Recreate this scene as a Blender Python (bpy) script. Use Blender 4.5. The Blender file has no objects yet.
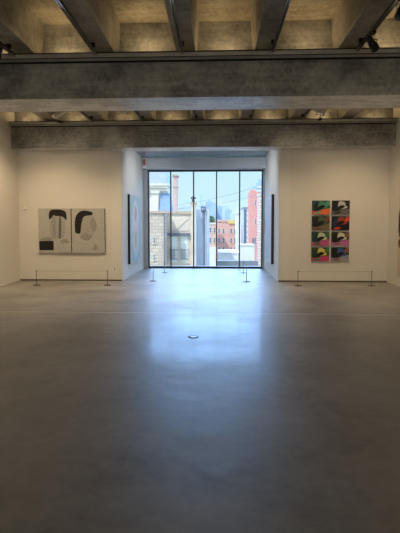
import bpy, bmesh, math, random
from mathutils import Vector, Matrix
random.seed(7)
sc = bpy.context.scene
COL = sc.collection
H = 1.6
PXF = 430.0
TH = math.atan(0.6 * 40.5 / PXF)
PSI = math.atan(17 / PXF * math.cos(TH))
FWD = Vector((-math.sin(PSI) * math.cos(TH), math.cos(PSI) * math.cos(TH), -math.sin(TH)))
RGT = Vector((math.cos(PSI), math.sin(PSI), 0))
UPV = RGT.cross(FWD)
CX, CY = 200.0, 250.3


def at(px, py, Y):
    """world point at distance Y down the room seen at a photo pixel (survey of the photo, used once to measure)"""
    v = FWD + RGT * ((px - CX) / PXF) - UPV * ((py - CY) / PXF)
    return Vector((0, 0, H)) + v * (Y / v.y)


# ------------------------------------------------------------------ materials
def nodes_of(name):
    m = bpy.data.materials.new(name)
    m.use_nodes = True
    nt = m.node_tree
    b = nt.nodes['Principled BSDF']
    return m, nt, b


def N(nt, t, **kw):
    n = nt.nodes.new(t)
    for k, v in kw.items():
        setattr(n, k, v)
    return n


def lin(c):
    return tuple(((x / 255) / 12.92 if x / 255 <= 0.04045 else ((x / 255 + 0.055) / 1.055) ** 2.4) for x in c) + (1,)


def mat(name, rgb, rough=0.6, metal=0.0, var=0.08, scale=6.0, bump=0.0, spec=0.5):
    """plain procedural material: base colour broken up by a little noise"""
    m, nt, b = nodes_of(name)
    c = lin(rgb)
    tc = N(nt, 'ShaderNodeTexCoord')
    no = N(nt, 'ShaderNodeTexNoise')
    no.inputs['Scale'].default_value = scale
    no.inputs['Detail'].default_value = 5
    rp = N(nt, 'ShaderNodeValToRGB')
    rp.color_ramp.elements[0].position = 0.3
    rp.color_ramp.elements[1].position = 0.7
    rp.color_ramp.elements[0].color = tuple(x * (1 - var) for x in c[:3]) + (1,)
    rp.color_ramp.elements[1].color = tuple(min(1, x * (1 + var)) for x in c[:3]) + (1,)
    nt.links.new(tc.outputs['Object'], no.inputs['Vector'])
    nt.links.new(no.outputs['Fac'], rp.inputs['Fac'])
    nt.links.new(rp.outputs['Color'], b.inputs['Base Color'])
    b.inputs['Roughness'].default_value = rough
    b.inputs['Metallic'].default_value = metal
    b.inputs['Specular IOR Level'].default_value = spec
    if bump:
        bp = N(nt, 'ShaderNodeBump')
        bp.inputs['Strength'].default_value = bump
        bp.inputs['Distance'].default_value = 0.01
        nt.links.new(no.outputs['Fac'], bp.inputs['Height'])
        nt.links.new(bp.outputs['Normal'], b.inputs['Normal'])
    return m


def concrete(name, lo, mid, hi, boards=0.0, rough=0.6, bump=0.2):
    """cast concrete: blotchy stains, fine grain, optional board marks running along X"""
    m, nt, b = nodes_of(name)
    tc = N(nt, 'ShaderNodeTexCoord')
    n1 = N(nt, 'ShaderNodeTexNoise')
    n1.inputs['Scale'].default_value = 1.3
    n1.inputs['Detail'].default_value = 8
    n1.inputs['Roughness'].default_value = 0.65
    n2 = N(nt, 'ShaderNodeTexNoise')
    n2.inputs['Scale'].default_value = 14
    n2.inputs['Detail'].default_value = 6
    mp = N(nt, 'ShaderNodeMapping')
    mp.inputs['Scale'].default_value = (0.5, 9, 9)
    n3 = N(nt, 'ShaderNodeTexNoise')
    n3.inputs['Scale'].default_value = 2.2
    n3.inputs['Detail'].default_value = 4
    L = nt.links.new
    L(tc.outputs['Object'], n1.inputs['Vector'])
    L(tc.outputs['Object'], n2.inputs['Vector'])
    L(tc.outputs['Object'], mp.inputs['Vector'])
    L(mp.outputs['Vector'], n3.inputs['Vector'])
    a = N(nt, 'ShaderNodeMath', operation='MULTIPLY_ADD')
    a.inputs[1].default_value = 0.35
    L(n2.outputs['Fac'], a.inputs[0])
    L(n1.outputs['Fac'], a.inputs[2])
    a2 = N(nt, 'ShaderNodeMath', operation='MULTIPLY_ADD')
    a2.inputs[1].default_value = boards
    L(n3.outputs['Fac'], a2.inputs[0])
    L(a.outputs[0], a2.inputs[2])
    off = 0.175 + boards * 0.5
    rp = N(nt, 'ShaderNodeValToRGB')
    e = rp.color_ramp.elements
    e[0].position, e[0].color = 0.33 + off, lin(lo)
    e[1].position, e[1].color = 0.72 + off, lin(hi)
    k = e.new(0.5 + off)
    k.color = lin(mid)
    L(a2.outputs[0], rp.inputs['Fac'])
    L(rp.outputs['Color'], b.inputs['Base Color'])
    b.inputs['Roughness'].default_value = rough
    bp = N(nt, 'ShaderNodeBump')
    bp.inputs['Strength'].default_value = bump
    bp.inputs['Distance'].default_value = 0.02
    L(a2.outputs[0], bp.inputs['Height'])
    L(bp.outputs['Normal'], b.inputs['Normal'])
    return m


def brick(name, c1, c2, mortar, sx=3.0, rough=0.85):
    m, nt, b = nodes_of(name)
    tc = N(nt, 'ShaderNodeTexCoord')
    sp = N(nt, 'ShaderNodeSeparateXYZ')
    ad = N(nt, 'ShaderNodeMath', operation='ADD')
    cb = N(nt, 'ShaderNodeCombineXYZ')
    br = N(nt, 'ShaderNodeTexBrick')
    L = nt.links.new
    L(tc.outputs['Object'], sp.inputs[0])
    L(sp.outputs['X'], ad.inputs[0])
    L(sp.outputs['Y'], ad.inputs[1])
    L(ad.outputs[0], cb.inputs['X'])
    L(sp.outputs['Z'], cb.inputs['Y'])
    L(cb.outputs[0], br.inputs['Vector'])
    br.inputs['Color1'].default_value = lin(c1)
    br.inputs['Color2'].default_value = lin(c2)
    br.inputs['Mortar'].default_value = lin(mortar)
    br.inputs['Scale'].default_value = sx
    br.inputs['Mortar Size'].default_value = 0.03
    L(br.outputs['Color'], b.inputs['Base Color'])
    b.inputs['Roughness'].default_value = rough
    b.inputs['Specular IOR Level'].default_value = 0.2
    return m


def floor_material():
    m, nt, b = nodes_of('polished_concrete')
    L = nt.links.new
    tc = N(nt, 'ShaderNodeTexCoord')
    n1 = N(nt, 'ShaderNodeTexNoise')
    n1.inputs['Scale'].default_value = 0.8
    n1.inputs['Detail'].default_value = 9
    n1.inputs['Roughness'].default_value = 0.62
    n2 = N(nt, 'ShaderNodeTexNoise')
    n2.inputs['Scale'].default_value = 9
    n2.inputs['Detail'].default_value = 8
    n2.inputs['Roughness'].default_value = 0.7
    for n in (n1, n2):
        L(tc.outputs['Object'], n.inputs['Vector'])
    a = N(nt, 'ShaderNodeMath', operation='MULTIPLY_ADD')
    a.inputs[1].default_value = 0.45
    L(n2.outputs['Fac'], a.inputs[0])
    L(n1.outputs['Fac'], a.inputs[2])
    rp = N(nt, 'ShaderNodeValToRGB')
    e = rp.color_ramp.elements
    e[0].position, e[0].color = 0.52, lin((76, 74, 70))
    e[1].position, e[1].color = 0.95, lin((164, 159, 149))
    k = e.new(0.72)
    k.color = lin((132, 127, 119))
    L(a.outputs[0], rp.inputs['Fac'])
    # saw-cut control joints across the room, and worn pale lines
    sp = N(nt, 'ShaderNodeSeparateXYZ')
    L(tc.outputs['Object'], sp.inputs[0])
    wob = N(nt, 'ShaderNodeMath', operation='MULTIPLY_ADD')
    wob.inputs[1].default_value = 0.02
    L(n1.outputs['Fac'], wob.inputs[0])
    L(sp.outputs['Y'], wob.inputs[2])
    col = rp.outputs['Color']
    for y0, w, c in ((7.84, 0.04, (176, 172, 162)), (7.90, 0.022, (30, 28, 27))):
        c1 = N(nt, 'ShaderNodeMath', operation='SUBTRACT')
        L(wob.outputs[0], c1.inputs[0])
        c1.inputs[1].default_value = y0 + 0.01
        c2 = N(nt, 'ShaderNodeMath', operation='ABSOLUTE')
        L(c1.outputs[0], c2.inputs[0])
        c3 = N(nt, 'ShaderNodeMath', operation='LESS_THAN')
        L(c2.outputs[0], c3.inputs[0])
        c3.inputs[1].default_value = w
        mx = N(nt, 'ShaderNodeMix', data_type='RGBA')
        L(c3.outputs[0], mx.inputs['Factor'])
        L(col, mx.inputs['A'])
        mx.inputs['B'].default_value = lin(c)
        col = mx.outputs['Result']
    L(col, b.inputs['Base Color'])
    rr = N(nt, 'ShaderNodeMapRange')
    rr.inputs['From Min'].default_value = 0.5
    rr.inputs['From Max'].default_value = 1.0
    rr.inputs['To Min'].default_value = 0.34
    rr.inputs['To Max'].default_value = 0.52
    L(a.outputs[0], rr.inputs['Value'])
    L(rr.outputs[0], b.inputs['Roughness'])
    b.inputs['IOR'].default_value = 2.9
    b.inputs['Coat Weight'].default_value = 0.10
    b.inputs['Coat Roughness'].default_value = 0.1
    # slow trowelled undulation plus fine grain
    n3 = N(nt, 'ShaderNodeTexNoise')
    n3.inputs['Scale'].default_value = 2.9
    n3.inputs['Detail'].default_value = 2
    L(tc.outputs['Object'], n3.inputs['Vector'])
    b1 = N(nt, 'ShaderNodeBump')
    b1.inputs['Strength'].default_value = 0.25
    b1.inputs['Distance'].default_value = 0.03
    L(n3.outputs['Fac'], b1.inputs['Height'])
    b2 = N(nt, 'ShaderNodeBump')
    b2.inputs['Strength'].default_value = 0.12
    b2.inputs['Distance'].default_value = 0.004
    L(n2.outputs['Fac'], b2.inputs['Height'])
    L(b1.outputs['Normal'], b2.inputs['Normal'])
    L(b2.outputs['Normal'], b.inputs['Normal'])
    return m


def glass_material():
    """thin architectural pane: clear, with a faint mirror coat"""
    m, nt, b = nodes_of('window_glass')
    nt.nodes.remove(b)
    out = nt.nodes['Material Output']
    tr = N(nt, 'ShaderNodeBsdfTransparent')
    tr.inputs['Color'].default_value = (0.93, 0.97, 0.98, 1)
    gl = N(nt, 'ShaderNodeBsdfGlossy')
    gl.inputs['Roughness'].default_value = 0.02
    fr = N(nt, 'ShaderNodeFresnel')
    fr.inputs['IOR'].default_value = 1.3
    mx = N(nt, 'ShaderNodeMixShader')
    nt.links.new(fr.outputs[0], mx.inputs[0])
    nt.links.new(tr.outputs[0], mx.inputs[1])
    nt.links.new(gl.outputs[0], mx.inputs[2])
    nt.links.new(mx.outputs[0], out.inputs['Surface'])
    return m


def emit(name, rgb, s):
    m, nt, b = nodes_of(name)
    b.inputs['Emission Color'].default_value = lin(rgb)
    b.inputs['Emission Strength'].default_value = s
    b.inputs['Base Color'].default_value = lin(rgb)
    return m


M = {}
M['floor'] = floor_material()
M['wall'] = mat('painted_plaster', (222, 216, 206), 0.85, var=0.015, scale=1.5, spec=0.2)
M['alcove'] = mat('white_alcove_plaster', (224, 220, 213), 0.8, var=0.012, scale=1.5, spec=0.2)
M['beam'] = concrete('beam_concrete', (106, 105, 102), (152, 150, 145), (190, 187, 179), boards=0.25, rough=0.30, bump=0.06)
M['soffit_board'] = concrete('lightened_soffit_concrete', (150, 149, 147), (188, 187, 184), (218, 216, 212), boards=0.5, rough=0.30, bump=0.06)
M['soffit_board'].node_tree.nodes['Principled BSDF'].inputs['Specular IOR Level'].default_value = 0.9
M['joist'] = concrete('joist_concrete', (112, 109, 102), (152, 147, 137), (188, 182, 170), boards=0.15)
M['slab'] = concrete('slab_concrete', (118, 111, 98), (156, 147, 130), (188, 179, 160), boards=0.3)
M['base'] = mat('baseboard_shadow_gap', (84, 76, 68), 0.6)
M['steel'] = mat('galvanised_steel', (204, 203, 196), 0.45, 0.15, 0.1, 5)
M['black'] = mat('black_metal', (26, 26, 27), 0.4, 0.3, 0.05)
M['chrome'] = mat('brushed_steel', (215, 215, 212), 0.25, 0.4, 0.05, 20)
M['post'] = mat('bronzed_steel', (116, 104, 90), 0.35, 0.7, 0.08, 20)
M['cord'] = mat('elastic_cord', (120, 108, 94), 0.7)
M['white'] = mat('white_enamel', (240, 239, 236), 0.4, 0, 0.03)
M['frame'] = mat('anodised_window_frame', (52, 56, 64), 0.4, 0.5, 0.06)
M['jamb'] = mat('grey_enamel_jamb', (176, 182, 188), 0.4, 0.1, 0.03)
M['soffit'] = mat('alcove_soffit_panel', (160, 186, 202), 0.2, 0.5, 0.05, 2)
M['header'] = mat('roller_blind_fabric', (214, 220, 226), 0.7, 0, 0.03)
M['glass'] = glass_material()
M['pipe'] = mat('white_polished_conduit', (240, 240, 240), 0.2, 0.9, 0.02)
M['red'] = mat('red_plastic', (206, 110, 104), 0.4)
M['lamp'] = emit('warm_lamp', (255, 226, 178), 6)
M['dark'] = mat('dark_recess_and_shade', (30, 28, 26), 0.8)


# ------------------------------------------------------------------ mesh helpers
class MB:
    def __init__(s):
        s.bm = bmesh.new()
        s.mats = []

    def _m(s, m):
        if m is None:
            return 0
        if m not in s.mats:
            s.mats.append(m)
        return s.mats.index(m)

    def box(s, x0, x1, y0, y1, z0, z1, m=None, bev=0.0):
        i = s._m(m)
        vs = [s.bm.verts.new(p) for p in ((x0, y0, z0), (x1, y0, z0), (x1, y1, z0), (x0, y1, z0), (x0, y0, z1), (x1, y0, z1), (x1, y1, z1), (x0, y1, z1))]
        fs = [s.bm.faces.new([vs[k] for k in q]) for q in ((3, 2, 1, 0), (4, 5, 6, 7), (0, 1, 5, 4), (1, 2, 6, 5), (2, 3, 7, 6), (3, 0, 4, 7))]
        for f in fs:
            f.material_index = i
        if bev:
            es = list({e for f in fs for e in f.edges})
            r = bmesh.ops.bevel(s.bm, geom=es, offset=bev, segments=2, affect='EDGES', profile=0.5)
            for f in r['faces']:
                f.material_index = i
        return s

    def prism(s, pts, axis, a, b, m=None):
        """extrude a polygon; pts are the two other coordinates in order"""
        i = s._m(m)

        def P(u, v, w):
            return {'x': (w, u, v), 'y': (u, w, v), 'z': (u, v, w)}[axis]
        A = [s.bm.verts.new(P(u, v, a)) for u, v in pts]
        B = [s.bm.verts.new(P(u, v, b)) for u, v in pts]
        fs = [s.bm.faces.new(A), s.bm.faces.new(B[::-1])]
        n = len(pts)
        for k in range(n):
            fs.append(s.bm.faces.new((A[k], B[k], B[(k + 1) % n], A[(k + 1) % n])))
        for f in fs:
            f.material_index = i
        return s

    def frustum(s, r0, r1, m=None):
        """r = (x0,x1,y0,y1,z)"""
        i = s._m(m)
        V = []
        for (x0, x1, y0, y1, z) in (r0, r1):
            V += [s.bm.verts.new(p) for p in ((x0, y0, z), (x1, y0, z), (x1, y1, z), (x0, y1, z))]
        for q in ((3, 2, 1, 0), (4, 5, 6, 7), (0, 1, 5, 4), (1, 2, 6, 5), (2, 3, 7, 6), (3, 0, 4, 7)):
            s.bm.faces.new([V[k] for k in q]).material_index = i
        return s

    def tube(s, pts, r, m=None, n=10, r1=None):
        i = s._m(m)
        pts = [Vector(p) for p in pts]
        rings = []
        for k, p in enumerate(pts):
            d = (pts[min(k + 1, len(pts) - 1)] - pts[max(k - 1, 0)]).normalized()
            u = d.cross(Vector((0, 0, 1)))
            if u.length < 1e-3:
                u = Vector((1, 0, 0))
            u.normalize()
            w = d.cross(u)
            rr = r if r1 is None else r + (r1 - r) * k / (len(pts) - 1)
            rings.append([s.bm.verts.new(p + u * (rr * math.cos(2 * math.pi * j / n)) + w * (rr * math.sin(2 * math.pi * j / n))) for j in range(n)])
        for a, b in zip(rings, rings[1:]):
            for j in range(n):
                f = s.bm.faces.new((a[j], a[(j + 1) % n], b[(j + 1) % n], b[j]))
                f.material_index = i
                f.smooth = True
        s.bm.faces.new(rings[0][::-1]).material_index = i
        s.bm.faces.new(rings[-1]).material_index = i
        return s

    def lathe(s, prof, c=(0, 0, 0), m=None, n=24):
        i = s._m(m)
        rings = [[s.bm.verts.new((c[0] + r * math.cos(2 * math.pi * j / n), c[1] + r * math.sin(2 * math.pi * j / n), c[2] + z)) for j in range(n)] for r, z in prof]
        for a, b in zip(rings, rings[1:]):
            for j in range(n):
                f = s.bm.faces.new((a[j], a[(j + 1) % n], b[(j + 1) % n], b[j]))
                f.material_index = i
                f.smooth = True
        s.bm.faces.new(rings[0][::-1]).material_index = i
        s.bm.faces.new(rings[-1]).material_index = i
        return s

    def poly(s, pts, m=None):
        i = s._m(m)
        f = s.bm.faces.new([s.bm.verts.new(p) for p in pts])
        f.material_index = i
        return s

    def build(s, name, m=None, parent=None, loc=None, recalc=True):
        if recalc:
            bmesh.ops.recalc_face_normals(s.bm, faces=s.bm.faces[:])
        me = bpy.data.meshes.new(name)
        s.bm.to_mesh(me)
        s.bm.free()
        for k in ([m] if m else []) + [x for x in s.mats if x is not m]:
            me.materials.append(k)
        o = bpy.data.objects.new(name, me)
        COL.objects.link(o)
        if parent:
            o.parent = parent
        if loc:
            o.location = loc
        return o


def tag(o, label=None, cat=None, group=None, kind=None):
    if label:
        o['label'] = label
    if cat:
        o['category'] = cat
    if group:
        o['group'] = group
    if kind:
        o['kind'] = kind
    return o


def empty(name, loc=(0, 0, 0), rz=0.0):
    o = bpy.data.objects.new(name, None)
    COL.objects.link(o)
    o.location = loc
    o.rotation_euler.z = rz
    o.empty_display_size = 0.1
    return o


def struct(mb, name, label, cat, m=None):
    return tag(mb.build(name, m), label, cat, kind='structure')


def dup(o, parent=None):
    c = o.copy()
    COL.objects.link(c)
    c.parent = parent
    for ch in list(o.children):
        dup(ch, c)
    return c


# ------------------------------------------------------------------ the room
XL, XR = -5.79, 4.85
YB, YR = 12.40, -7.0
AL, AR, YA = -2.76, 1.765, 16.30          # alcove
ZS = 5.15
ZB, ZT = 3.775, 4.43                      # beam soffit and ledge
t = 0.3
struct(MB().box(XL - t, XR + t, YR - t, YA + 0.9, -0.3, 0), 'floor', 'grey polished concrete gallery floor with a glossy sheen', 'floor', M['floor'])
struct(MB().box(XL - t, XR + t, YR - t, YB + t, ZS, ZS + 0.3), 'ceiling', 'bare concrete ceiling slab above the joists', 'ceiling', M['slab'])
struct(MB().box(XL - t, XL, YR, YB + t, 0, ZS), 'wall_left', 'plain white gallery side wall without pictures', 'wall', M['wall'])
struct(MB().box(XR, XR + t, YR, YB + t, 0, ZS), 'wall_right', 'white gallery side wall with the large pale picture', 'wall', M['wall'])
struct(MB().box(XL - t, XR + t, YR - t, YR, 0, ZS), 'wall_rear', 'white gallery wall behind the viewer', 'wall', M['wall'])
struct(MB().box(XL, AL - t, YB, YB + t, 0, ZS), 'wall_back_left', 'white end wall carrying the grey two-panel picture', 'wall', M['wall'])
struct(MB().box(AR + t, XR, YB, YB + t, 0, ZS), 'wall_back_right', 'white end wall carrying the eight small colour pictures', 'wall', M['wall'])
struct(MB().box(AL - t, AL, YB, YA + 0.3, 0, ZS), 'wall_alcove_left', 'white alcove side wall with the turquoise picture', 'wall', M['alcove'])
struct(MB().box(AR, AR + t, YB, YA + 0.3, 0, ZS), 'wall_alcove_right', 'white alcove side wall with the dark-edged picture', 'wall', M['alcove'])
# alcove ceiling: blue-grey metal panels with joints
cl = MB()
zc = 4.11
for k in range(5):
    w = (AR - AL) / 5
    cl.box(AL + k * w + 0.006, AL + (k + 1) * w - 0.006, YB + 0.25, YA - 0.55, zc, zc + 0.05)
cl.box(AL, AR, YB + 0.2, YA + 0.3, zc + 0.05, zc + 0.4)
cl.box(AL, AR, YA - 0.55, YA - 0.5, zc - 0.03, zc + 0.05)
struct(cl, 'ceiling_alcove', 'blue-grey metal panelled ceiling of the window alcove', 'ceiling', M['soffit'])
struct(MB().box(AL, AR, YA - 0.5, YA + 0.3, 3.70, zc), 'wall_alcove_header', 'pale grey header band above the tall window', 'wall', M['header'])
# jambs beside the window
JL, JR = AL + 0.15, AR - 0.055
struct(MB().box(AL, JL, YA - 0.16, YA + 0.2, 0, 3.70, bev=0.004), 'trim_1', 'grey enamelled jamb beside the turquoise-picture side of the window', 'trim', M['jamb'])
struct(MB().box(JR, AR, YA - 0.16, YA + 0.2, 0, 3.70, bev=0.004), 'trim_2', 'grey enamelled jamb beside the red-tower side of the window', 'trim', M['jamb'])

# window: five tall panes
win = tag(empty('window_1', ((JL + JR) / 2, YA, 0)), 'five-pane floor-to-ceiling window at the end of the alcove', 'window', kind='structure')
ox = (JL + JR) / 2
fr = MB()
fr.box(JL - ox, JR - ox, -0.05, 0.05, 0.0, 0.07, bev=0.004).box(JL - ox, JR - ox, -0.05, 0.05, 3.64, 3.70, bev=0.004)
fr.box(JL - ox, JL - ox + 0.045, -0.05, 0.05, 0.07, 3.64).box(JR - ox - 0.045, JR - ox, -0.05, 0.05, 0.07, 3.64)
fr.build('window_frame', M['frame'], win)
pw = (JR - JL) / 5
for k in range(1, 5):
    x = JL + k * pw - ox
    MB().box(x - 0.022, x + 0.022, -0.07, 0.05, 0.07, 3.64, bev=0.004).build('mullion', M['frame'], win)
for k in range(5):
    x = JL + k * pw - ox
    MB().box(x + 0.02, x + pw - 0.02, 0.0, 0.012, 0.06, 3.66).build('pane', M['glass'], win)

# baseboards: slim strips, the back ones darkened as a shadow gap
struct(MB().box(XL, AL, YB - 0.012, YB, 0, 0.035), 'baseboard_back_left', 'slim dark baseboard under the grey two-panel picture', 'baseboard', M['base'])
struct(MB().box(AR, XR, YB - 0.012, YB, 0, 0.035), 'baseboard_back_right', 'slim dark baseboard under the eight colour pictures', 'baseboard', M['base'])
struct(MB().box(XL, XL + 0.012, YR, YB - 0.012, 0, 0.02), 'baseboard_left', 'slim pale baseboard along the bare side wall', 'baseboard', M['wall'])
struct(MB().box(XR - 0.012, XR, YR, YB - 0.012, 0, 0.02), 'baseboard_right', 'slim pale baseboard under the large pale picture', 'baseboard', M['wall'])

# concrete cross beams: broad body with a ledge, thinner web up to the slab
BEAMS = (-1.9, 2.75, 7.40, 12.02)
blab = ['concrete cross beam behind the viewer', 'concrete cross beam overhead of the viewer', 'deep concrete cross beam spanning the room with pale lit underside',
        'far concrete cross beam over the end wall and alcove']
for y0, lb in zip(BEAMS, blab):
    d = 0.80
    y1 = YB if y0 > 12 else y0 + d
    b = MB()
    if y0 > 12:
        b.box(XL, XR, y0, YB, ZB, ZT)
        b.box(AL, AR, YB, YB + 0.2, ZB, ZS)
        b.box(XL, XR, y0 + 0.25, YB, ZT, ZS)
    else:
        b.box(XL, XR, y0, y1, ZB, ZT)
        b.box(XL, XR, y0 + 0.30, y1 - 0.30, ZT, ZS)
    bo = struct(b, 'beam', lb, 'beam', M['beam'])
    bo.data.materials.append(M['soffit_board'])      # board-marked paler concrete underneath, lightened further for the window light it catches
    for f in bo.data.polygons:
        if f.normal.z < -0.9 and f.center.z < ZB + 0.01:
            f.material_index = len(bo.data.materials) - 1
JX = [-4.65, -3.28, -1.91, -0.535, 0.79, 2.17, 3.54]
SPANS = ((-1.1, 2.75), (3.55, 7.40), (8.20, 12.02))
names = ['bare', 'second', 'third', 'fourth', 'fifth', 'sixth', 'last']
for (s0, s1), bay in zip(SPANS[1:], ('near bay', 'far bay')):
    for k, x in enumerate(JX):
        y0, y1 = s0 - 0.30, s1 + 0.30 - (0.05 if s1 > 12 else 0)
        b = MB().prism([(x - 0.16, 4.55), (x + 0.16, 4.55), (x + 0.18, 4.60), (x + 0.215, ZS), (x - 0.215, ZS), (x - 0.18, 4.60)], 'y', y0, y1)
        struct(b, 'ceiling_beam', 'concrete joist %s of seven from the bare wall in the %s' % (['first', 'second', 'third', 'fourth', 'fifth', 'sixth', 'seventh'][k], bay), 'joist', M['joist'])

# ------------------------------------------------------------------ ceiling services
for y0, lb in zip(BEAMS[1:], ('overhead of the viewer', 'along the top of the deep near beam', 'along the top of the far beam')):
    if y0 < 5:
        continue
    b = MB().box(XL + 0.01, XR - 0.01, y0 - 0.13, y0 - 0.005, 4.395, 4.405, M['steel']).box(XL + 0.01, XR - 0.01, y0 - 0.13, y0 - 0.125, 4.405, 4.485, M['steel'])
    b.box(XL + 0.01, XR - 0.01, y0 - 0.01, y0 - 0.005, 4.405, 4.43)
    b.box(XL + 0.01, XR - 0.01, y0 - 0.14, y0 - 0.13, 4.474, 4.490, M['black']).box(XL + 0.01, XR - 0.01, y0 - 0.14, y0 - 0.13, 4.393, 4.405, M['black'])
    b.box(XL + 0.01, XR - 0.01, y0 - 0.012, y0 - 0.004, 4.362, 4.395, M["dark"])  # dark strip painting in the shadow line under the channel
    tag(b.build('conduit_rail', M['steel']), 'grey steel conduit channel ' + lb, 'conduit')

TR = {1: -3.40, 2: -2.02, 3: -0.58, 4: 0.90, 5: 2.27}
tl = {1: 'under the joist nearest the bare wall', 2: 'under the joist above the two-panel picture side', 3: 'under the joist left of the window centre line',
      4: 'under the joist right of the window centre line', 5: 'carrying two spotlights near the eight-picture side'}
for bay, (y0, y1) in enumerate(((3.6, 7.245), (8.25, 11.86))):
    for k, x in TR.items():
        r = tag(empty('track_rail', (x, y0, 4.55)), ('black lighting track ' + tl[k]) if bay == 0 else 'lighting track in the far bay ' + tl[k].replace('carrying two spotlights near', 'on'), 'lighting track',
                'lighting tracks under the joists')
        b = MB().box(-0.022, 0.022, 0, y1 - y0, -0.10, -0.065, M['black'])
        b.build('track', M['black'], r)
        MB().tube([(-0.016, 0, -0.112), (-0.016, y1 - y0, -0.112)], 0.012, M['white'], 8).build('conduit_pipe', M['pipe'], r)
        MB().tube([(0.016, 0, -0.112), (0.016, y1 - y0, -0.112)], 0.012, M['white'], 8).build('conduit_pipe', M['pipe'], r)
        for q in range(3):
            yy = 0.2 + q * (y1 - y0 - 0.4) / 2
            MB().box(-0.045, 0.045, yy - 0.02, yy + 0.02, -0.066, 0.0, M['black']).build('hanger', M['black'], r)


def spotlight(loc, aim, white=False, label='', up=False):
    """track head: adapter, stem, yoke and a finned can with a lens"""
    r = tag(empty('spotlight', loc), label, 'spotlight', 'track spotlights')
    body = M['white'] if white else M['black']
    if white:
        r.scale = (1.35, 1.35, 1.35)
    s = 1 if up else -1
    MB().box(-0.03, 0.03, -0.07, 0.07, min(0, s * 0.03), max(0, s * 0.03), M['black'], bev=0.004).build('adapter', M['black'], r)
    MB().tube([(0, 0, s * 0.03), (0, 0, s * 0.10)], 0.012, M['chrome']).build('stem', M['chrome'], r)
    c = Vector((0, 0, s * 0.17))
    d = (Vector(aim) - (Vector(loc) + c)).normalized()
    rot = d.to_track_quat('Z', 'Y').to_matrix().to_4x4()
    can = MB().lathe([(0.030, -0.13), (0.042, -0.12), (0.042, -0.10), (0.036, -0.098), (0.036, -0.088), (0.042, -0.086), (0.042, -0.066), (0.036, -0.064), (0.036, -0.054), (0.046, -0.05), (0.060, 0.03), (0.062, 0.10), (0.055, 0.10), (0.050, 0.06)], m=body)
    can.bm.transform(Matrix.Translation(c) @ rot)
    can.build('can', body, r)
    ln = MB().lathe([(0.049, 0.058), (0.049, 0.066)], m=M['lamp'])
    ln.bm.transform(Matrix.Translation(c) @ rot)
    ln.build('lens', M['lamp'], r)
    yk = MB().box(-0.066, -0.058, -0.015, 0.015, -0.005, 0.075, M['chrome']).box(0.058, 0.066, -0.015, 0.015, -0.005, 0.075).box(-0.066, 0.066, -0.015, 0.015, 0.068, 0.076)
    if up:
        yk.bm.transform(Matrix.Scale(-1, 4, (0, 0, 1)))
    yk.bm.transform(Matrix.Translation(c))
    yk.build('yoke', M['chrome'], r)
    return r


def lamp(loc, aim, watts, deg=70, blend=1.0, rad=0.06, col=(1.0, 0.77, 0.48)):
    l = bpy.data.lights.new('spot_lamp', 'SPOT')
    l.energy = watts
    l.spot_size = math.radians(deg)
    l.spot_blend = blend
    l.shadow_soft_size = rad
    l.color = col
    o = bpy.data.objects.new('spot_lamp', l)
    COL.objects.link(o)
    o.location = loc
    o.rotation_euler = (Vector(aim) - Vector(loc)).to_track_quat('-Z', 'Y').to_euler()
    return o


WL = 'spotlight '
spotlight((2.27, 6.55, 4.424), (4.9, 8.8, 2.2), False, 'black spotlight at the far end of its track just before the deep beam')
spotlight((2.27, 5.55, 4.424), (3.0, 12.3, 1.6), False, 'black spotlight on the track, cut by the picture edge near the top')
spotlight((-3.40, 6.70, 4.424), (-5.72, 8.5, 1.6), False, 'black spotlight at the end of the track near the bare wall')
spotlight((-4.30, 11.76, 4.42), (-5.6, 12.0, 3.9), True, 'white spotlight on the far beam above the two-panel picture', up=True)
spotlight((2.74, 11.76, 4.42), (4.2, 12.0, 4.0), True, 'white spotlight on the far beam above the eight colour pictures', up=True)

# cove uplights, one in each bay on the beam ledge
xs = [-5.3, -3.965, -2.595, -1.22, 0.13, 1.48, 2.855, 4.3]
upl = None
for bi, y0 in enumerate((7.40, 12.02)):
    for k, x in enumerate(xs):
        if upl is None:
            upl = empty('uplight')
            MB().box(-0.22, 0.22, -0.03, 0.03, 0, 0.045, M['steel'], bev=0.004).build('housing', M['steel'], upl)
            MB().box(-0.20, 0.20, -0.02, 0.02, 0.045, 0.05, M['lamp']).build('lens', M['lamp'], upl)
            u = upl
        else:
            u = dup(upl)
        u.location = (x, y0 + 0.10, ZT)
        tag(u, 'warm uplight on the %s ledge, %s bay from the bare wall' % (('near beam', 'far beam')[bi], ('first', 'second', 'third', 'fourth', 'fifth', 'sixth', 'seventh', 'eighth')[k]), 'uplight', 'cove uplights on the beam ledges')
        l = bpy.data.lights.new('uplight_lamp', 'AREA')
        l.shape = 'RECTANGLE'
        l.size, l.size_y = 0.4, 0.05
        l.energy = 2.8 if bi == 0 else 1.8
        l.color = (1.0, 0.70, 0.34)
        o = bpy.data.objects.new('uplight_lamp', l)
        COL.objects.link(o)
        o.location = (x, y0 + 0.10, ZT + 0.06)
        o.rotation_euler = (math.radians(180 + 18), 0, 0)
# same uplights on the out-of-frame beam behind
for x in xs:
    l = bpy.data.lights.new('uplight_lamp', 'AREA')
    l.shape = 'RECTANGLE'
    l.size, l.size_y = 0.4, 0.05
    l.energy = 5
    l.color = (1.0, 0.70, 0.34)
    o = bpy.data.objects.new('uplight_lamp', l)
    COL.objects.link(o)
    o.location = (x, 3.42, ZT + 0.06)
    o.rotation_euler = (math.radians(180 + 12), 0, 0)

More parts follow.
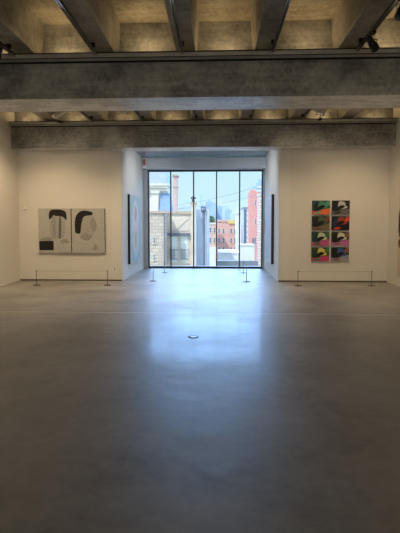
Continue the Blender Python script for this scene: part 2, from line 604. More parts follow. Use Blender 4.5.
# gallery track lamps washing the walls, then unseen floor and rear lamps added as fill
COOL_FILL = (0.90, 0.96, 1.0)
for x, ax, e_ in ((-4.75, -5.0, 40), (-3.4, -3.5, 40), (2.27, 2.5, 36), (3.4, 3.9, 40)):
    lamp((x, 9.3, 4.4), (ax, 12.4, 1.2), e_, 105)
for y in (5.8, 9.4):
    lamp((-3.40, y, 4.35), (-5.72, y + 0.6, 1.3), 38, 110)
    lamp((2.60, y, 4.35), (4.9, y + 0.6, 1.3), 38, 110)
for x, e_ in ((-4.6, 240), (-2.02, 240), (0.9, 160), (3.6, 170)):  # added downlights whose floor bounce brightens the ceiling
    lamp((x, 10.6, 4.4), (x, 11.2, 0), e_, 120)
for x in (-4.6, -2.02, 0.9, 3.6):  # unseen cool lamps added behind the viewer to fill beams and near floor
    lamp((x, -1.0, 4.4), (x, -7.0, 2.0), 840, 110, col=COOL_FILL)
    lamp((x, -4.5, 4.4), (x, -7.0, 1.5), 840, 110, col=COOL_FILL)
# unseen lamps added behind the far beam to brighten the alcove
for x, a in ((-1.0, AL), (0.0, AR)):
    lamp((x, 12.9, 4.0), (a, 14.3, 2.2), 105, 105, rad=0.12, col=(0.95, 0.97, 1.0))
    lamp((x, 13.6, 4.05), (a, 15.5, 2.4), 45, 95, rad=0.12, col=(0.95, 0.97, 1.0))

# ------------------------------------------------------------------ pictures
INK = mat('black_paint', (26, 25, 25), 0.6, var=0.1)
PAINTS = {}


def paint(c):
    if c not in PAINTS:
        PAINTS[c] = mat('paint_%d_%d_%d' % c, c, 0.6, var=0.10, scale=18, spec=0.3)
    return PAINTS[c]


def blob(pts, n=6):
    """closed smooth outline through the points"""
    out = []
    L = len(pts)
    for i in range(L):
        p0, p1, p2, p3 = (Vector(pts[(i + k - 1) % L]) for k in range(4))
        for j in range(n):
            u = j / n
            out.append(0.5 * ((2 * p1) + (p2 - p0) * u + (2 * p0 - 5 * p1 + 4 * p2 - p3) * u * u + (3 * p1 - p0 - 3 * p2 + p3) * u ** 3))
    return out


def picture(name, loc, rz, w, h, depth, ground, shapes, label, cat, group=None, edge=None):
    """stretched canvas facing local -Y; shapes are (colour, outline in 0..1 units, smooth?)"""
    r = tag(empty(name, loc, rz), label, cat, group)
    e = MB().box(-w / 2, w / 2, -depth, 0, 0, h, bev=0.003)
    e.build('stretcher', paint(edge or (60, 56, 52)), r)
    c = MB().box(-w / 2 + 0.004, w / 2 - 0.004, -depth - 0.004, -depth, 0.004, h - 0.004, paint(ground))
    yy = -depth - 0.0045
    for col, pts, smooth in shapes:
        pp = blob(pts) if smooth else [Vector(p) for p in pts]
        pp = [(min(max(p[0], 0.01), 0.99), min(max(p[1], 0.01), 0.99)) for p in pp]
        yy -= 0.0006
        c.poly([((u - 0.5) * w, yy, v * h) for u, v in pp], paint(col))
    c.build('canvas', None, r, recalc=False)
    return r


G0, G1, G2, G3 = (182, 178, 170), (154, 150, 143), (108, 104, 100), (34, 32, 32)
zb, zt = 0.82, 2.10
xa, xm, xe = -5.20, -4.225, -3.245
picture('art_canvas', ((xa + xm) / 2 - 0.004, YB - 0.002, zb), 0, xm - xa - 0.012, zt - zb, 0.05, G0, [
    ((168, 163, 156), [(.38, .36), (.40, .80), (.78, .84), (.80, .40), (.60, .33)], True),
    (G3, [(.34, .76), (.36, .95), (.60, .985), (.84, .93), (.86, .74), (.74, .82), (.48, .83)], True),
    (G1, [(.44, .40), (.43, .80), (.54, .81), (.53, .38)], True),
    (G2, [(.62, .36), (.64, .78), (.70, .79), (.69, .37)], True),
    (G1, [(.06, .30), (.30, .36), (.42, .30), (.30, .26)], True),
    (G1, [(.66, .24), (.80, .32), (.95, .24), (.82, .22)], True),
    (G3, [(.02, .06), (.46, .06), (.46, .27), (.02, .27)], False),
], 'square grey canvas with black arched patch and black corner block, beside its plainer twin', 'painting', 'grey two-panel picture', edge=(52, 48, 44))
picture('art_canvas', ((xm + xe) / 2 + 0.004, YB - 0.002, zb), 0, xe - xm - 0.012, zt - zb, 0.05, G0, [
    ((170, 165, 157), [(.22, .40), (.30, .86), (.62, .88), (.74, .62), (.64, .36), (.42, .30)], True),
    (G3, [(.10, .50), (.12, .80), (.30, .95), (.60, .93), (.62, .86), (.38, .82), (.30, .66), (.26, .46), (.16, .44)], True),
    (G1, [(.56, .72), (.66, .80), (.76, .62), (.70, .48), (.60, .54)], True),
    (G1, [(.26, .34), (.40, .44), (.60, .38), (.48, .28)], True),
    (G1, [(.64, .06), (.70, .20), (.78, .10)], True),
], 'square grey canvas with one black curved patch, nearer the alcove', 'painting', 'grey two-panel picture', edge=(52, 48, 44))

# eight small colour canvases
def small(bg, band, mass, pale, accent, flip=0.0):
    f = flip
    return [
        (band, [(.0, .0), (1, .0), (1, .46 + f), (.62, .36), (.30, .22), (.0, .30)], False),
        (mass, [(.06, .30), (.10, .62), (.24, .86), (.42, .80), (.38, .54), (.28, .28), (.16, .20)], True),
        (pale, [(.34, .40), (.40, .92), (.72, .86), (.86, .50), (.62, .40)], True),
        ((24, 23, 24), [(.30, .30), (.26, .46), (.50, .66), (.72, .60), (.62, .46), (.44, .36)], True),
        (accent, [(.74, .66), (.80, .92), (.98, .98), (.98, .72), (.88, .60)], True),
        (accent, [(.10, .10), (.30, .20), (.52, .18), (.36, .06), (.18, .05)], True),
    ]


P = [
    ((52, 74, 92), (226, 112, 66), (30, 44, 44), (70, 138, 104), (96, 150, 122), 'small canvas with orange base under green patches'),
    ((26, 26, 28), (104, 100, 100), (28, 28, 30), (190, 188, 184), (40, 38, 40), 'small black canvas with a white-grey patch'),
    ((38, 44, 40), (118, 104, 84), (24, 30, 28), (78, 92, 74), (122, 72, 58), 'small murky green and brown canvas'),
    ((30, 30, 44), (24, 24, 30), (36, 48, 72), (150, 60, 46), (214, 74, 44), 'small near-black canvas with an orange-red patch'),
    ((52, 70, 60), (196, 86, 132), (28, 60, 54), (196, 196, 168), (56, 104, 52), 'small canvas with pink base, pale patch and green corner'),
    ((44, 50, 40), (188, 110, 160), (28, 30, 30), (206, 204, 176), (128, 92, 70), 'small canvas with mauve base and cream patch'),
    ((56, 78, 44), (194, 62, 118), (40, 60, 40), (206, 198, 92), (66, 118, 58), 'small canvas with magenta base and yellow patch'),
    ((36, 34, 38), (146, 146, 152), (26, 28, 36), (64, 92, 146), (146, 88, 70), 'small canvas with grey base and blue patch'),
]
rows = ['top', 'second', 'third', 'bottom']
X0, X1 = 2.70, 3.75
Z0, Z1 = 0.60, 2.32
cw = (X1 - X0 - 0.055) / 2
chh = (Z1 - Z0 - 3 * 0.05) / 4
for i, p in enumerate(P):
    rw, cl_ = i // 2, i % 2
    cx = X0 + cw / 2 + cl_ * (cw + 0.055)
    z = Z1 - chh - rw * (chh + 0.05)
    picture('art_canvas', (cx, YB - 0.002, z), 0, cw, chh, 0.035, p[0], small(p[0], p[1], p[2], p[3], p[4], random.uniform(-.06, .08)),
            p[5] + ', %s row' % rows[rw], 'painting', 'eight small colour canvases on the end wall', edge=(34, 32, 32))

# alcove pictures
picture('art_canvas', (AL + 0.002, 14.12, 0.42), math.radians(90), 1.78, 2.16, 0.07, (178, 198, 198), [  # canvas colours lightened for the window glare on it
    ((208, 214, 210), [(.5, .06), (.22, .24), (.14, .52), (.24, .80), (.5, .95), (.76, .80), (.86, .52), (.78, .24)], True),
    ((224, 206, 200), [(.5, .14), (.32, .28), (.26, .52), (.34, .76), (.5, .88), (.66, .76), (.74, .52), (.68, .28)], True),
    ((212, 168, 166), [(.5, .62), (.40, .70), (.46, .84), (.58, .82), (.60, .70)], True),
    ((200, 198, 172), [(.46, .22), (.36, .34), (.44, .46), (.60, .42), (.60, .28)], True),
], 'large turquoise canvas with a pale pink oval on the alcove wall', 'painting', edge=(24, 40, 46))
picture('art_canvas', (AR - 0.002, 14.30, 0.42), math.radians(-90), 1.78, 2.16, 0.085, (214, 217, 224), [
    ((206, 210, 222), [(.1, .1), (.12, .88), (.5, .94), (.88, .86), (.9, .14), (.5, .06)], True),
    ((120, 70, 80), [(.0, .40), (.08, .46), (.10, .60), (.0, .64)], True),
], 'large pale canvas with dark edge on the alcove wall facing the turquoise one', 'painting', edge=(58, 58, 70))
# right wall: big pale picture, mostly outside the frame
picture('art_canvas', (XR - 0.002, 10.33, 0.25), math.radians(-90), 2.6, 3.0, 0.04, (206, 192, 170), [
    ((30, 28, 28), [(.012, .50), (.02, .57), (.06, .61), (.2, .62), (.26, .46), (.14, .36), (.05, .35), (.015, .41)], True),
    ((110, 58, 44), [(.02, .29), (.03, .33), (.12, .34), (.22, .32), (.16, .26), (.05, .26)], True),
    ((60, 44, 40), [(.42, .20), (.5, .5), (.7, .7), (.85, .4), (.7, .2)], True),
], 'very large pale canvas with black patch on the side wall by the barrier', 'painting', edge=(186, 174, 156))

# ------------------------------------------------------------------ barriers
post0 = None


def barrier_post(x, y, label):
    global post0
    if post0 is None:
        post0 = empty('barrier_post')
        MB().lathe([(0.100, 0), (0.105, 0.004), (0.104, 0.012), (0.09, 0.017), (0.02, 0.022), (0.016, 0.026)], n=32).build('base', M['post'], post0)
        MB().lathe([(0.0085, 0.022), (0.0085, 0.375)], n=14).build('pole', M['post'], post0)
        MB().lathe([(0.012, 0.372), (0.0135, 0.376), (0.0135, 0.395), (0.010, 0.402), (0.003, 0.404)], n=16).build('cap', M['post'], post0)
        o = post0
    else:
        o = dup(post0)
    o.location = (x, y, 0)
    tag(o, label, 'barrier post', 'low picture barrier posts')
    return o


def cord(a, b, label, sag=0.006):
    pts = []
    for k in range(13):
        u = k / 12
        p = Vector(a).lerp(Vector(b), u)
        p.z = 0.385 - sag * 4 * u * (1 - u)
        pts.append(p)
    d = (pts[-1] - pts[0]).normalized()
    pts[0] += d * 0.013
    pts[-1] -= d * 0.013
    tag(MB().tube(pts, 0.0026, n=6).build('barrier_rope', M['cord']), label, 'barrier cord', 'cords of the picture barriers')


PB = [((-4.88, 11.40), (-2.95, 11.45), 'grey two-panel picture', 'further from the alcove', 'beside the alcove'),
      ((2.17, 11.55), (4.14, 11.62), 'eight colour pictures', 'beside the alcove', 'beside the side wall'),
      ((-1.85, 12.38), (-1.80, 14.62), 'turquoise alcove picture', 'at the alcove mouth', 'near the window'),
      ((0.85, 12.35), (0.91, 14.66), 'dark-edged alcove picture', 'at the alcove mouth', 'near the window')]
for a, b, w, la, lb in PB:
    barrier_post(a[0], a[1], 'thin low barrier post before the %s, %s' % (w, la))
    barrier_post(b[0], b[1], 'thin low barrier post before the %s, %s' % (w, lb))
    cord((a[0], a[1], 0.385), (b[0], b[1], 0.385), 'thin low cord stretched before the ' + w)

# ------------------------------------------------------------------ small fittings
dr = tag(empty('floor_outlet', (-0.34, 6.12, 0)), 'round metal floor outlet cover set in the open floor', 'floor outlet')
MB().lathe([(0.078, 0), (0.078, 0.002), (0.074, 0.003), (0.062, 0.003), (0.060, 0.0005)], n=40).build('ring', M['dark'], dr)
MB().lathe([(0.059, 0), (0.058, 0.003), (0.02, 0.0035)], n=40).build('lid', M['chrome'], dr)

fa = tag(empty('fire_alarm_sign', (AL + 0.10, YA - 0.50, 3.72)), 'white fire alarm with red strobe high in the alcove corner above the window', 'fire alarm')
MB().box(-0.06, 0.06, -0.04, 0, 0, 0.36, bev=0.006).build('housing', M['white'], fa)
MB().box(-0.045, 0.045, -0.065, -0.04, 0.10, 0.32, bev=0.006).build('strobe', M['red'], fa)

se = tag(empty('wall_sensor_mount', (-5.60, YB, 2.12)), 'small white sensor bracket near the corner by the bare wall', 'sensor')
MB().box(-0.035, 0.035, -0.02, 0, 0.0, 0.16, bev=0.004).build('back_plate', M['wall'], se)
MB().box(-0.03, 0.05, -0.08, -0.02, -0.03, 0.015, bev=0.006).build('sensor_head', M['white'], se)
MB().box(-0.02, 0.04, -0.07, -0.03, -0.04, -0.03).build('lens', M['dark'], se)
ol = tag(empty('socket', (-2.98, YB, 0.30)), 'small white wall socket low beside the alcove corner', 'socket')
MB().box(-0.035, 0.035, -0.008, 0, 0, 0.115, bev=0.003).build('plate', M['white'], ol)
MB().box(-0.016, 0.016, -0.0095, -0.008, 0.065, 0.095, M['dark']).box(-0.016, 0.016, -0.0095, -0.008, 0.02, 0.05).build('receptacle', M['dark'], ol)

# ------------------------------------------------------------------ the city outside
EXT = {
    'lime': brick('limestone_blocks', (224, 208, 198), (208, 190, 180), (198, 180, 170), 1.1),
    'lime_plain': mat('limestone_plain', (230, 216, 206), 0.85, var=0.1, scale=0.8, spec=0.2),
    'cornice': mat('painted_cornice', (236, 232, 226), 0.8, var=0.05, scale=2, spec=0.2),
    'tan': mat('terracotta_coping', (206, 180, 164), 0.8, var=0.08, spec=0.2),
    'slate': mat('lavender_slate', (178, 190, 222), 0.6, var=0.12, scale=3),
    'blue': mat('shaded_slate', (142, 172, 222), 0.6, var=0.08, scale=3),  # dormer slope: its shade is put into this blue
    'pinkbrick': brick('pink_brick', (230, 190, 178), (218, 174, 164), (232, 208, 198), 2.0),
    'redbrick': brick('red_brick', (240, 166, 160), (232, 152, 148), (240, 190, 182), 1.5),
    'aptbrick': brick('apartment_brick', (236, 182, 172), (224, 168, 160), (236, 200, 190), 1.2),
    'whitebrick': brick('white_brick', (240, 232, 226), (232, 214, 206), (222, 178, 166), 1.0),
    'white': mat('white_stucco', (240, 238, 236), 0.85, var=0.05, scale=1, spec=0.2),
    'yellow': mat('yellow_cornice', (236, 210, 140), 0.8, spec=0.2),
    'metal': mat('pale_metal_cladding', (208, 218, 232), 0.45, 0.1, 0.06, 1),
    'haze': mat('hazed_blue_tower', (178, 204, 234), 0.6, 0, 0.08, 0.05),  # distance haze put into the towers' blue
    'haze2': mat('hazed_pale_blue_tower', (198, 220, 242), 0.6, 0, 0.06, 0.05),  # paler blue, also carrying distance haze
    'glassd': mat('dark_window_glass', (104, 122, 146), 0.2, 0.1, 0.1, 1),
    'glassl': mat('pale_window_blind', (240, 246, 250), 0.4, 0, 0.08, 1),
    'greyd': mat('grey_metal_lintel', (108, 118, 140), 0.5, 0.1),
    'grey': mat('grey_louvre', (150, 158, 172), 0.6, 0.1, 0.1),
    'leaf': mat('leaf_green', (96, 134, 96), 0.7, 0, 0.25, 2),
    'bark': mat('bark', (96, 82, 70), 0.9),
    'street': mat('asphalt_street', (120, 120, 122), 0.9, 0, 0.15, 0.3),
}
GZ = -16.0


def ebox(mb, px0, px1, py0, py1, Y, depth, z0=None, m=None):
    a, b = at(px0, py0, Y), at(px1, py1, Y)
    return mb.box(a.x, b.x, Y, Y + depth, b.z if z0 is None else z0, at((px0 + px1) / 2, py0, Y).z, m)


def building(name, label, Y, px, group=None, cat='building'):
    return tag(empty(name, (at(px, 226, Y).x, Y, GZ)), label, cat, group)


def part(mb, name, m, root):
    o = mb.build(name, m)
    o.parent = root
    o.matrix_parent_inverse = Matrix.Translation(root.location).inverted()
    return o


def sash(root, px0, px1, py0, py1, Y, glass='glassd', sill=True):
    """window in a wall whose face stands at Y: frame, pane, sill"""
    a, b = at(px0, py0, Y), at(px1, py1, Y)
    w = 0.08 * (b.x - a.x) + 0.02
    f = MB().box(a.x, a.x + w, Y - 0.06, Y + 0.02, b.z, a.z).box(b.x - w, b.x, Y - 0.06, Y + 0.02, b.z, a.z)
    f.box(a.x + w, b.x - w, Y - 0.06, Y + 0.02, a.z - w, a.z).box(a.x + w, b.x - w, Y - 0.06, Y + 0.02, (a.z + b.z) / 2 - w / 2, (a.z + b.z) / 2 + w / 2)
    f.box(a.x - w, b.x + w, Y - 0.14, Y + 0.02, b.z - w * 1.2, b.z)
    fo = part(f, 'window', EXT['cornice'], root)
    p = MB().box(a.x + w, b.x - w, Y - 0.02, Y + 0.01, b.z, a.z - w)
    po = p.build('pane', EXT[glass])
    po.parent = fo
    po.matrix_parent_inverse = Matrix.Translation(root.location).inverted()
    fo_inv = fo.matrix_parent_inverse
    po.matrix_parent_inverse = Matrix.Identity(4)
    return fo


struct(MB().box(-260, 260, YA + 2, 900, GZ - 0.5, GZ), 'street', 'grey street ground far below the window', 'street', EXT['street'])

# A: limestone corner house with mansard tower
Y1, Y2 = 30.0, 32.1
A = building('limestone_building', 'pale limestone house with slate mansard top and twin windows, close outside', Y1, 170)
b = MB()
ebox(b, 140, 164.5, 213, 260, Y1, 8, GZ)
part(b, 'corner_pier', EXT['lime'], A)
b = MB()
ebox(b, 163, 192, 213.5, 260, Y2, 6, GZ)
part(b, 'facade', EXT['lime_plain'], A)
b = MB()
a0, a1 = at(140, 211.2, Y1), at(165.2, 213.2, Y1)
b.box(a0.x, a1.x, Y1 - 0.15, Y1 + 2, a1.z, a0.z)
a0, a1 = at(160, 211.4, Y2), at(192.5, 213.8, Y2)
b.box(a0.x, a1.x, Y2 - 0.18, Y2 + 2, a1.z, a0.z)
part(b, 'coping', EXT['tan'], A)
# carved parapet relief: raised panel with slanting brace
b = MB()
a0, a1 = at(170, 218, Y2), at(189, 231, Y2)
b.box(a0.x, a1.x, Y2 - 0.05, Y2, a1.z, a0.z)
q0, q1 = at(172, 230, Y2), at(188, 219, Y2)
b.prism([(q0.x, q0.z), (q0.x + 0.35, q0.z), (q1.x, q1.z), (q1.x - 0.35, q1.z)], 'y', Y2 - 0.12, Y2 - 0.05)
part(b, 'parapet_panel', EXT['lime_plain'], A)
b = MB()
ebox(b, 166.5, 189.5, 233.2, 235.6, Y2 - 0.35, 0.4)
part(b, 'lintel', EXT['greyd'], A)
for p0, p1 in ((169.8, 177.8), (180.6, 188.4)):
    sash(A, p0, p1, 236, 262, Y2, 'glassl')
    g = MB()
    c0, c1 = at(p0, 249.5, Y2 - 0.3), at(p1, 259.5, Y2 - 0.3)
    g.box(c0.x, c1.x, Y2 - 0.32, Y2 - 0.28, c0.z - 0.05, c0.z).box(c0.x, c1.x, Y2 - 0.32, Y2 - 0.28, c1.z, c1.z + 0.05)
    for k in range(6):
        x = c0.x + (c1.x - c0.x) * (k + 0.5) / 9
        g.box(x - 0.015, x + 0.015, Y2 - 0.31, Y2 - 0.29, c1.z, c0.z)
    g.box(c0.x, c0.x + 0.03, Y2 - 0.30, Y2, c0.z - 0.05, c0.z).box(c1.x - 0.03, c1.x, Y2 - 0.30, Y2, c0.z - 0.05, c0.z)
    part(g, 'balcony_railing', EXT['greyd'], A)
for py in (229, 246):
    sash(A, 153, 155.5, py + 8, py + 14, Y1, 'glassd')
# downpipe at the pier corner
p0, p1 = at(164.3, 212, Y1 - 0.1), at(164.3, 262, Y1 - 0.1)
part(MB().tube([(p0.x, Y1 - 0.1, p0.z), (p1.x, Y1 - 0.1, GZ)], 0.05, n=10), 'downpipe', EXT['greyd'], A)
# mansard tower standing back on the corner
YT = 33.0
b = MB()
ebox(b, 138, 168.5, 190.5, 213, YT + 0.3, 2.2)
part(b, 'attic', EXT['cornice'], A)
b = MB()
l0, l1 = at(160, 193, YT), at(172, 211.5, YT)
b.frustum((l0.x - 0.05, l1.x + 0.05, YT - 0.2, YT + 1.2, l1.z), (l0.x + 0.05, l1.x - 0.25, YT + 0.25, YT + 1.2, l0.z))
part(b, 'dormer_slope', EXT['blue'], A)
b = MB()
ebox(b, 151.5, 158.5, 192, 211, YT, 1)
ebox(b, 150.5, 159.5, 191, 193, YT - 0.15, 1)
part(b, 'dormer', EXT['cornice'], A)
b = MB()
c0, c1 = at(138, 184, YT), at(167.6, 191, YT)
hh = c0.z - c1.z
b.box(c0.x, c1.x, YT - 0.1, YT + 2.2, c1.z, c1.z + hh * 0.35).box(c0.x, c1.x + 0.12, YT - 0.35, YT + 2.2, c1.z + hh * 0.72, c0.z)
for k in range(14):
    x = c0.x + (c1.x - c0.x) * (k + 0.5) / 14
    b.box(x - 0.06, x + 0.06, YT - 0.28, YT, c1.z + hh * 0.4, c1.z + hh * 0.72)
b.box(c0.x, c1.x - 0.05, YT, YT + 2.2, c1.z + hh * 0.35, c1.z + hh * 0.72)
part(b, 'cornice', EXT['cornice'], A)
b = MB()
t0, t1 = at(167.2, 184, YT), at(165.0, 166, YT)
b.frustum((c0.x, t0.x, YT, YT + 2.6, t0.z), (c0.x + 0.4, t1.x, YT + 0.5, YT + 2.4, t1.z))
part(b, 'mansard_roof', EXT['slate'], A)
# end chimney with pot
b = MB()
ebox(b, 191, 195.6, 203.5, 260, Y2 - 0.3, 1.0, GZ)
part(b, 'chimney', EXT['lime_plain'], A)
b = MB()
ebox(b, 190.4, 196.2, 202.2, 204.2, Y2 - 0.4, 1.2)
part(b, 'chimney_cap', EXT['tan'], A)
k0, k1 = at(193.3, 196.5, Y2 + 0.2), at(193.3, 202.2, Y2 + 0.2)
hgt = k0.z - k1.z
part(MB().lathe([(0.13, 0), (0.10, hgt * 0.4), (0.10, hgt * 0.5), (0.20, hgt * 0.62), (0.21, hgt * 0.8), (0.10, hgt)], (k1.x, Y2 + 0.2, k1.z), n=14), 'chimney_pot', EXT['greyd'], A)

# pink chimney stack behind
Bq = building('brick_chimney', 'tall narrow pink brick stack behind the limestone house', 42, 175, cat='chimney')
b = MB()
ebox(b, 173, 177, 176, 240, 42, 1.2, GZ)
ebox(b, 172.6, 177.4, 185, 187, 41.9, 1.4)
part(b, 'stack', EXT['pinkbrick'], Bq)
b = MB()
ebox(b, 172.4, 177.8, 174.5, 176, 41.8, 1.6)
part(b, 'cap', EXT['tan'], Bq)

# C: pale metal-clad building
Cq = building('metal_clad_building', 'pale blue ribbed metal building just beyond the chimney', 46, 202)
b = MB()
ebox(b, 195.8, 208.2, 209, 260, 46, 8, GZ)
a0, a1 = at(195.8, 209, 46), at(208.2, 260, 46)
for k in range(7):
    x = a0.x + (a1.x - a0.x) * (k + 0.5) / 7
    b.box(x - 0.06, x + 0.06, 45.88, 46, GZ, a0.z)
part(b, 'cladding', EXT['metal'], Cq)
b = MB()
ebox(b, 200.8, 206.2, 206.5, 209, 46.2, 2)
part(b, 'roof_vent', EXT['greyd'], Cq)
v0 = at(203.5, 212, 45.7)
part(MB().tube([(v0.x, 45.8, v0.z), (v0.x, 45.8, GZ)], 0.12, n=10), 'flue', EXT['greyd'], Cq)
part(MB().lathe([(0.12, 0), (0.28, 0.1), (0.28, 0.3), (0.1, 0.42)], (v0.x, 45.8, v0.z), n=14), 'flue_cap', EXT['greyd'], Cq)

# D: brick apartments
D = building('brick_apartment_building', 'pink brick apartment block with a grid of windows and flat roof', 90, 226)
b = MB()
ebox(b, 216, 238.5, 221.5, 260, 90, 14, GZ)
part(b, 'wall', EXT['aptbrick'], D)
b = MB()
ebox(b, 215.6, 228, 219.8, 221.8, 89.8, 1)
part(b, 'parapet', EXT['pinkbrick'], D)
b = MB()
ebox(b, 228, 236.5, 219.8, 223.6, 89.6, 1)
part(b, 'cornice', EXT['yellow'], D)
for py in (228.5, 238, 247):
    for px in (219, 223.5, 231.2, 235):
        sash(D, px - 1.2, px + 1.2, py, py + 4.6, 90)
D2 = building('brick_apartment_building', 'lower pink brick block with white base beside the metal-clad building', 78, 212)
b = MB()
ebox(b, 207, 217, 224, 260, 78, 10, GZ)
part(b, 'wall', EXT['pinkbrick'], D2)
b = MB()
ebox(b, 207, 217.3, 222.6, 224.2, 77.8, 1)
part(b, 'cornice', EXT['cornice'], D2)
for py in (227.5, 237.5):
    for px in (210.5, 214.5):
        sash(D2, px - 1.2, px + 1.2, py, py + 5, 78)
b = MB()
ebox(b, 207, 217.2, 247, 260, 77.7, 1, GZ)
part(b, 'shopfront', EXT['white'], D2)

# E, F, G, H, I
Eq = building('white_building', 'narrow white rendered building between the brick block and grey tower', 72, 238)
b = MB()
ebox(b, 236, 241, 213.5, 260, 72, 2.5, GZ)
part(b, 'wall', EXT['white'], Eq)
b = MB()
ebox(b, 235.6, 241.4, 212.3, 213.8, 71.8, 2.8)
part(b, 'coping', EXT['cornice'], Eq)
for py in (219, 230):
    sash(Eq, 238.6, 240, py, py + 4, 72)
Fq = building('grey_glass_building', 'slim blue-grey glazed tower rising beside the red brick tower', 81, 246)
b = MB()
ebox(b, 243.3, 250, 208.5, 260, 81, 8, GZ)
part(b, 'wall', EXT['metal'], Fq)
b = MB()
a0, a1 = at(244, 209.5, 81), at(246.2, 245, 81)
b.box(a0.x, a1.x, 80.9, 81, a1.z, a0.z)
part(b, 'glazing_strip', EXT['glassd'], Fq)
b = MB()
for k in range(6):
    ebox(b, 246.6, 249.4, 212 + k * 5.4, 214.6 + k * 5.4, 80.9, 0.1)
part(b, 'window_bands', EXT['glassl'], Fq)
b = MB()
ebox(b, 242.9, 250, 207, 208.7, 80.8, 8)
part(b, 'roof_slab', EXT['grey'], Fq)
Gq = building('red_brick_tower', 'tall red brick tower with narrow slit windows', 60, 255)
b = MB()
ebox(b, 249.3, 259.5, 192, 260, 60, 2.6, GZ)
part(b, 'wall', EXT['redbrick'], Gq)
b = MB()
ebox(b, 250.5, 256, 189.8, 192, 60.3, 2)
part(b, 'bulkhead', EXT['redbrick'], Gq)
for py in (200, 218.5, 237):
    sash(Gq, 254.6, 256.2, py, py + 5.5, 60)
pz = at(253.4, 238, 59.8)
pz1 = at(252.4, 258, 59.8)
part(MB().tube([(pz.x, 59.85, pz.z), (pz1.x, 59.85, pz1.z)], 0.12, n=8), 'vent_pipe', EXT['greyd'], Gq)
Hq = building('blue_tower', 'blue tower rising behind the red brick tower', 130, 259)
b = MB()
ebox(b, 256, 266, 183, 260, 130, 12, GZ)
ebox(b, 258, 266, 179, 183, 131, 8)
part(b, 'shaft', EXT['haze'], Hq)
b = MB()
for k in range(5):
    ebox(b, 256.3, 265, 186 + k * 4, 187.6 + k * 4, 129.8, 0.3)
part(b, 'window_bands', EXT['glassl'], Hq)
Iq = building('white_brick_building', 'white brick wall edge seen against the window jamb', 40, 261)
b = MB()
ebox(b, 258.6, 268, 195, 260, 40, 1.2, GZ)
part(b, 'wall', EXT['whitebrick'], Iq)
b = MB()
ebox(b, 258.2, 268, 193.8, 195.2, 39.9, 1.4)
part(b, 'coping', EXT['cornice'], Iq)

# J, K: low white roofs and louvred screen
Jq = building('white_roof_building', 'low white rooftop block below the brick apartments', 52, 246)
b = MB()
ebox(b, 240, 254.5, 245.5, 266, 52, 2.5, GZ)
part(b, 'penthouse', EXT['white'], Jq)
b = MB()
ebox(b, 218.5, 240, 253.5, 266, 52, 7, GZ)
part(b, 'wall', EXT['white'], Jq)
b = MB()
ebox(b, 218.2, 240, 252.4, 253.8, 51.9, 7.2)
ebox(b, 239.6, 254.9, 244.6, 245.8, 51.9, 2.7)
part(b, 'coping', EXT['cornice'], Jq)
sash(Jq, 222, 226, 256, 259.5, 52, 'glassl')
Kq = building('louvre_screen', 'grey slatted rooftop screen low behind the window sill', 36, 238, cat='roof screen')
b = MB()
a0, a1 = at(217.5, 260.6, 36), at(257, 267.5, 36)
n = 22
for k in range(n):
    x = a0.x + (a1.x - a0.x) * k / (n - 1)
    b.box(x - 0.055, x + 0.055, 35.96, 36.02, a1.z - 0.2, a0.z)
part(b, 'slats', EXT['grey'], Kq)
b = MB().box(a0.x - 0.05, a1.x + 0.05, 36.02, 36.08, a0.z - 0.12, a0.z - 0.02).box(a0.x - 0.05, a1.x + 0.05, 36.02, 36.08, a1.z, a1.z + 0.1)
part(b, 'top_rail', EXT['greyd'], Kq)
b = MB().box(a0.x - 0.1, a1.x + 0.1, 36.1, 44, GZ, a1.z - 0.02).box(a0.x - 0.1, a1.x + 0.1, 36.1, 36.4, a1.z - 0.05, a0.z - 0.06)
part(b, 'roof_base', EXT['grey'], Kq)

# L: far skyline
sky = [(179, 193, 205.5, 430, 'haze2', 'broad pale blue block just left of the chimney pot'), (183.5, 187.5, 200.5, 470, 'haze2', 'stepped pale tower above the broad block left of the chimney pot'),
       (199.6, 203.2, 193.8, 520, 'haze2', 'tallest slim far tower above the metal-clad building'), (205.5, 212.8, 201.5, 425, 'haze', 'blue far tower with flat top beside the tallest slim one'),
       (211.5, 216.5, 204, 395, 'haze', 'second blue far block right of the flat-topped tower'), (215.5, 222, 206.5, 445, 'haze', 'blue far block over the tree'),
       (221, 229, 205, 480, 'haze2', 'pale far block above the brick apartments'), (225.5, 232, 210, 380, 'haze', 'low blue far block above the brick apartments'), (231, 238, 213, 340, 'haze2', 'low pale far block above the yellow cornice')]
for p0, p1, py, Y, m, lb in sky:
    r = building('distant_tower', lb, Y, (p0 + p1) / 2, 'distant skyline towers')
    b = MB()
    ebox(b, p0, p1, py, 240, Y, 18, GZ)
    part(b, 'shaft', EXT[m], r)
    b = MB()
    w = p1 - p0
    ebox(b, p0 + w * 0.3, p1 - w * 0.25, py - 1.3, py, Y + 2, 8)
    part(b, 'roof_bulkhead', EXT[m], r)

# M: tree
tr = building('tree', 'bushy green tree between the metal-clad building and far towers', 105, 209.5, cat='tree')
tc = at(209.3, 220, 105)
part(MB().tube([(tc.x, 106, GZ), (tc.x + 0.2, 106, tc.z - 1)], 0.4, n=10, r1=0.2), 'trunk', EXT['bark'], tr)
b = MB()
for k in range(900):
    v = Vector((random.gauss(0, 1), random.gauss(0, 1), random.gauss(0, 1))).normalized() * random.uniform(0.55, 1.0)
    c = Vector((tc.x + v.x * 1.5, 106 + v.y * 1.5, tc.z - 0.6 + v.z * 1.9))
    a = Vector((random.uniform(-1, 1), random.uniform(-1, 1), random.uniform(-1, 1))).normalized() * 0.22
    q = a.cross(Vector((random.uniform(-1, 1), random.uniform(-1, 1), random.uniform(-1, 1)))).normalized() * 0.13
    b.poly([c - a, c + q, c + a, c - q])
o = b.build('foliage', EXT['leaf'], recalc=False)
o.parent = tr
o.matrix_parent_inverse = Matrix.Translation(tr.location).inverted()

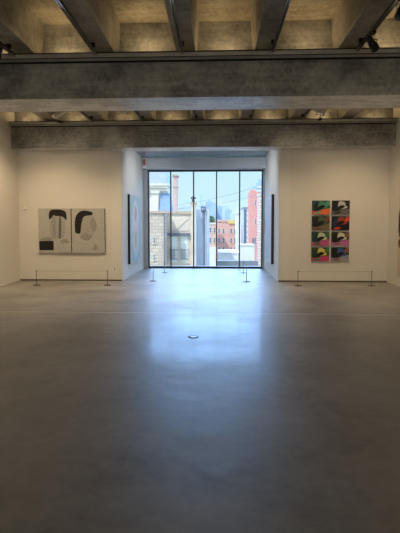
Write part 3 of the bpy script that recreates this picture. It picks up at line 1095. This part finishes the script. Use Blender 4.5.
# N: overhead wires
for (pa, pb, lb) in (((176, 205.5), (263, 184.5), 'upper thin overhead wire crossing the sky'), ((176, 209), (258, 194.5), 'lower thin overhead wire crossing the sky')):
    a, b_ = at(pa[0], pa[1], 45), at(pb[0], pb[1], 58)
    pts = []
    for k in range(17):
        u = k / 16
        p = a.lerp(b_, u)
        p.z -= 0.25 * 4 * u * (1 - u)
        pts.append(p)
    tag(MB().tube(pts, 0.022, n=6).build('overhead_cord', EXT['grey']), lb, 'wire', 'overhead wires')

# ------------------------------------------------------------------ daylight
w = bpy.data.worlds.new('World')
sc.world = w
w.use_nodes = True
nt = w.node_tree
bg = nt.nodes['Background']
tcw = N(nt, 'ShaderNodeTexCoord')
sp = N(nt, 'ShaderNodeSeparateXYZ')
rp = N(nt, 'ShaderNodeValToRGB')
nt.links.new(tcw.outputs['Generated'], sp.inputs[0])
nt.links.new(sp.outputs['Z'], rp.inputs['Fac'])
nt.links.new(rp.outputs['Color'], bg.inputs['Color'])
e = rp.color_ramp.elements
e[0].position, e[0].color = 0.0, (0.80, 1.0, 1.06, 1)
e[1].position, e[1].color = 1.0, (0.85, 1.0, 1.25, 1)
k = e.new(0.12)
k.color = (0.70, 0.98, 1.10, 1)
# bright band added above the sky in view, to light alcove and floor
dt = N(nt, 'ShaderNodeVectorMath', operation='DOT_PRODUCT')
nt.links.new(tcw.outputs['Generated'], dt.inputs[0])
dt.inputs[1].default_value = (0, 0.80, 0.60)
mr = N(nt, 'ShaderNodeMapRange', interpolation_type='SMOOTHSTEP')
mr.inputs['From Min'].default_value = 0.35
mr.inputs['From Max'].default_value = 0.97
nt.links.new(dt.outputs['Value'], mr.inputs['Value'])
mz = N(nt, 'ShaderNodeMapRange', interpolation_type='SMOOTHSTEP')
mz.inputs['From Min'].default_value = 0.145
mz.inputs['From Max'].default_value = 0.225
nt.links.new(sp.outputs['Z'], mz.inputs['Value'])
mu = N(nt, 'ShaderNodeMapRange', interpolation_type='SMOOTHSTEP')
mu.inputs['From Min'].default_value = 0.36
mu.inputs['From Max'].default_value = 0.60
mu.inputs['To Min'].default_value = 1.0
mu.inputs['To Max'].default_value = 0.2
nt.links.new(sp.outputs['Z'], mu.inputs['Value'])
mb = N(nt, 'ShaderNodeMath', operation='MULTIPLY')
nt.links.new(mz.outputs[0], mb.inputs[0])
nt.links.new(mu.outputs[0], mb.inputs[1])
ml = N(nt, 'ShaderNodeMath', operation='MULTIPLY')
nt.links.new(mr.outputs[0], ml.inputs[0])
nt.links.new(mb.outputs[0], ml.inputs[1])
gl = N(nt, 'ShaderNodeVectorMath', operation='SCALE')
gl.inputs[0].default_value = (3.7, 6.4, 12.0)
nt.links.new(ml.outputs[0], gl.inputs['Scale'])
sm = N(nt, 'ShaderNodeVectorMath', operation='ADD')
nt.links.new(rp.outputs['Color'], sm.inputs[0])
nt.links.new(gl.outputs[0], sm.inputs[1])
nt.links.new(sm.outputs[0], bg.inputs['Color'])
bg.inputs['Strength'].default_value = 1.0

sun = bpy.data.lights.new('sun', 'SUN')
sun.energy = 2.5
sun.angle = math.radians(2)
sun.color = (1.0, 0.94, 0.84)
so = bpy.data.objects.new('sun', sun)
COL.objects.link(so)
so.rotation_euler = Vector((0.45, 0.75, -0.85)).to_track_quat('-Z', 'Y').to_euler()

# daylight portal in the window opening
pl = bpy.data.lights.new('window_portal', 'AREA')
pl.shape = 'RECTANGLE'
pl.size, pl.size_y = JR - JL, 3.6
pl.cycles.is_portal = True
po = bpy.data.objects.new('window_portal', pl)
COL.objects.link(po)
po.location = ((JL + JR) / 2, YA + 0.12, 1.85)
po.rotation_euler = (math.radians(-90), 0, 0)

# ------------------------------------------------------------------ camera
cam = bpy.data.cameras.new('camera')
cam.sensor_fit = 'VERTICAL'
cam.sensor_height = 36
cam.lens = PXF / 533 * 36
cam.shift_y = -(266.5 - CY) / 533
cam.clip_end = 2000
co = bpy.data.objects.new('camera', cam)
COL.objects.link(co)
co.location = (0, 0, H)
co.rotation_euler = (math.pi / 2 - TH, 0, PSI)
sc.camera = co
vs = sc.view_settings
vs.view_transform = 'Standard'
vs.look = 'None'
vs.gamma = 1
vs.exposure = 0.0
vs.use_curve_mapping = False
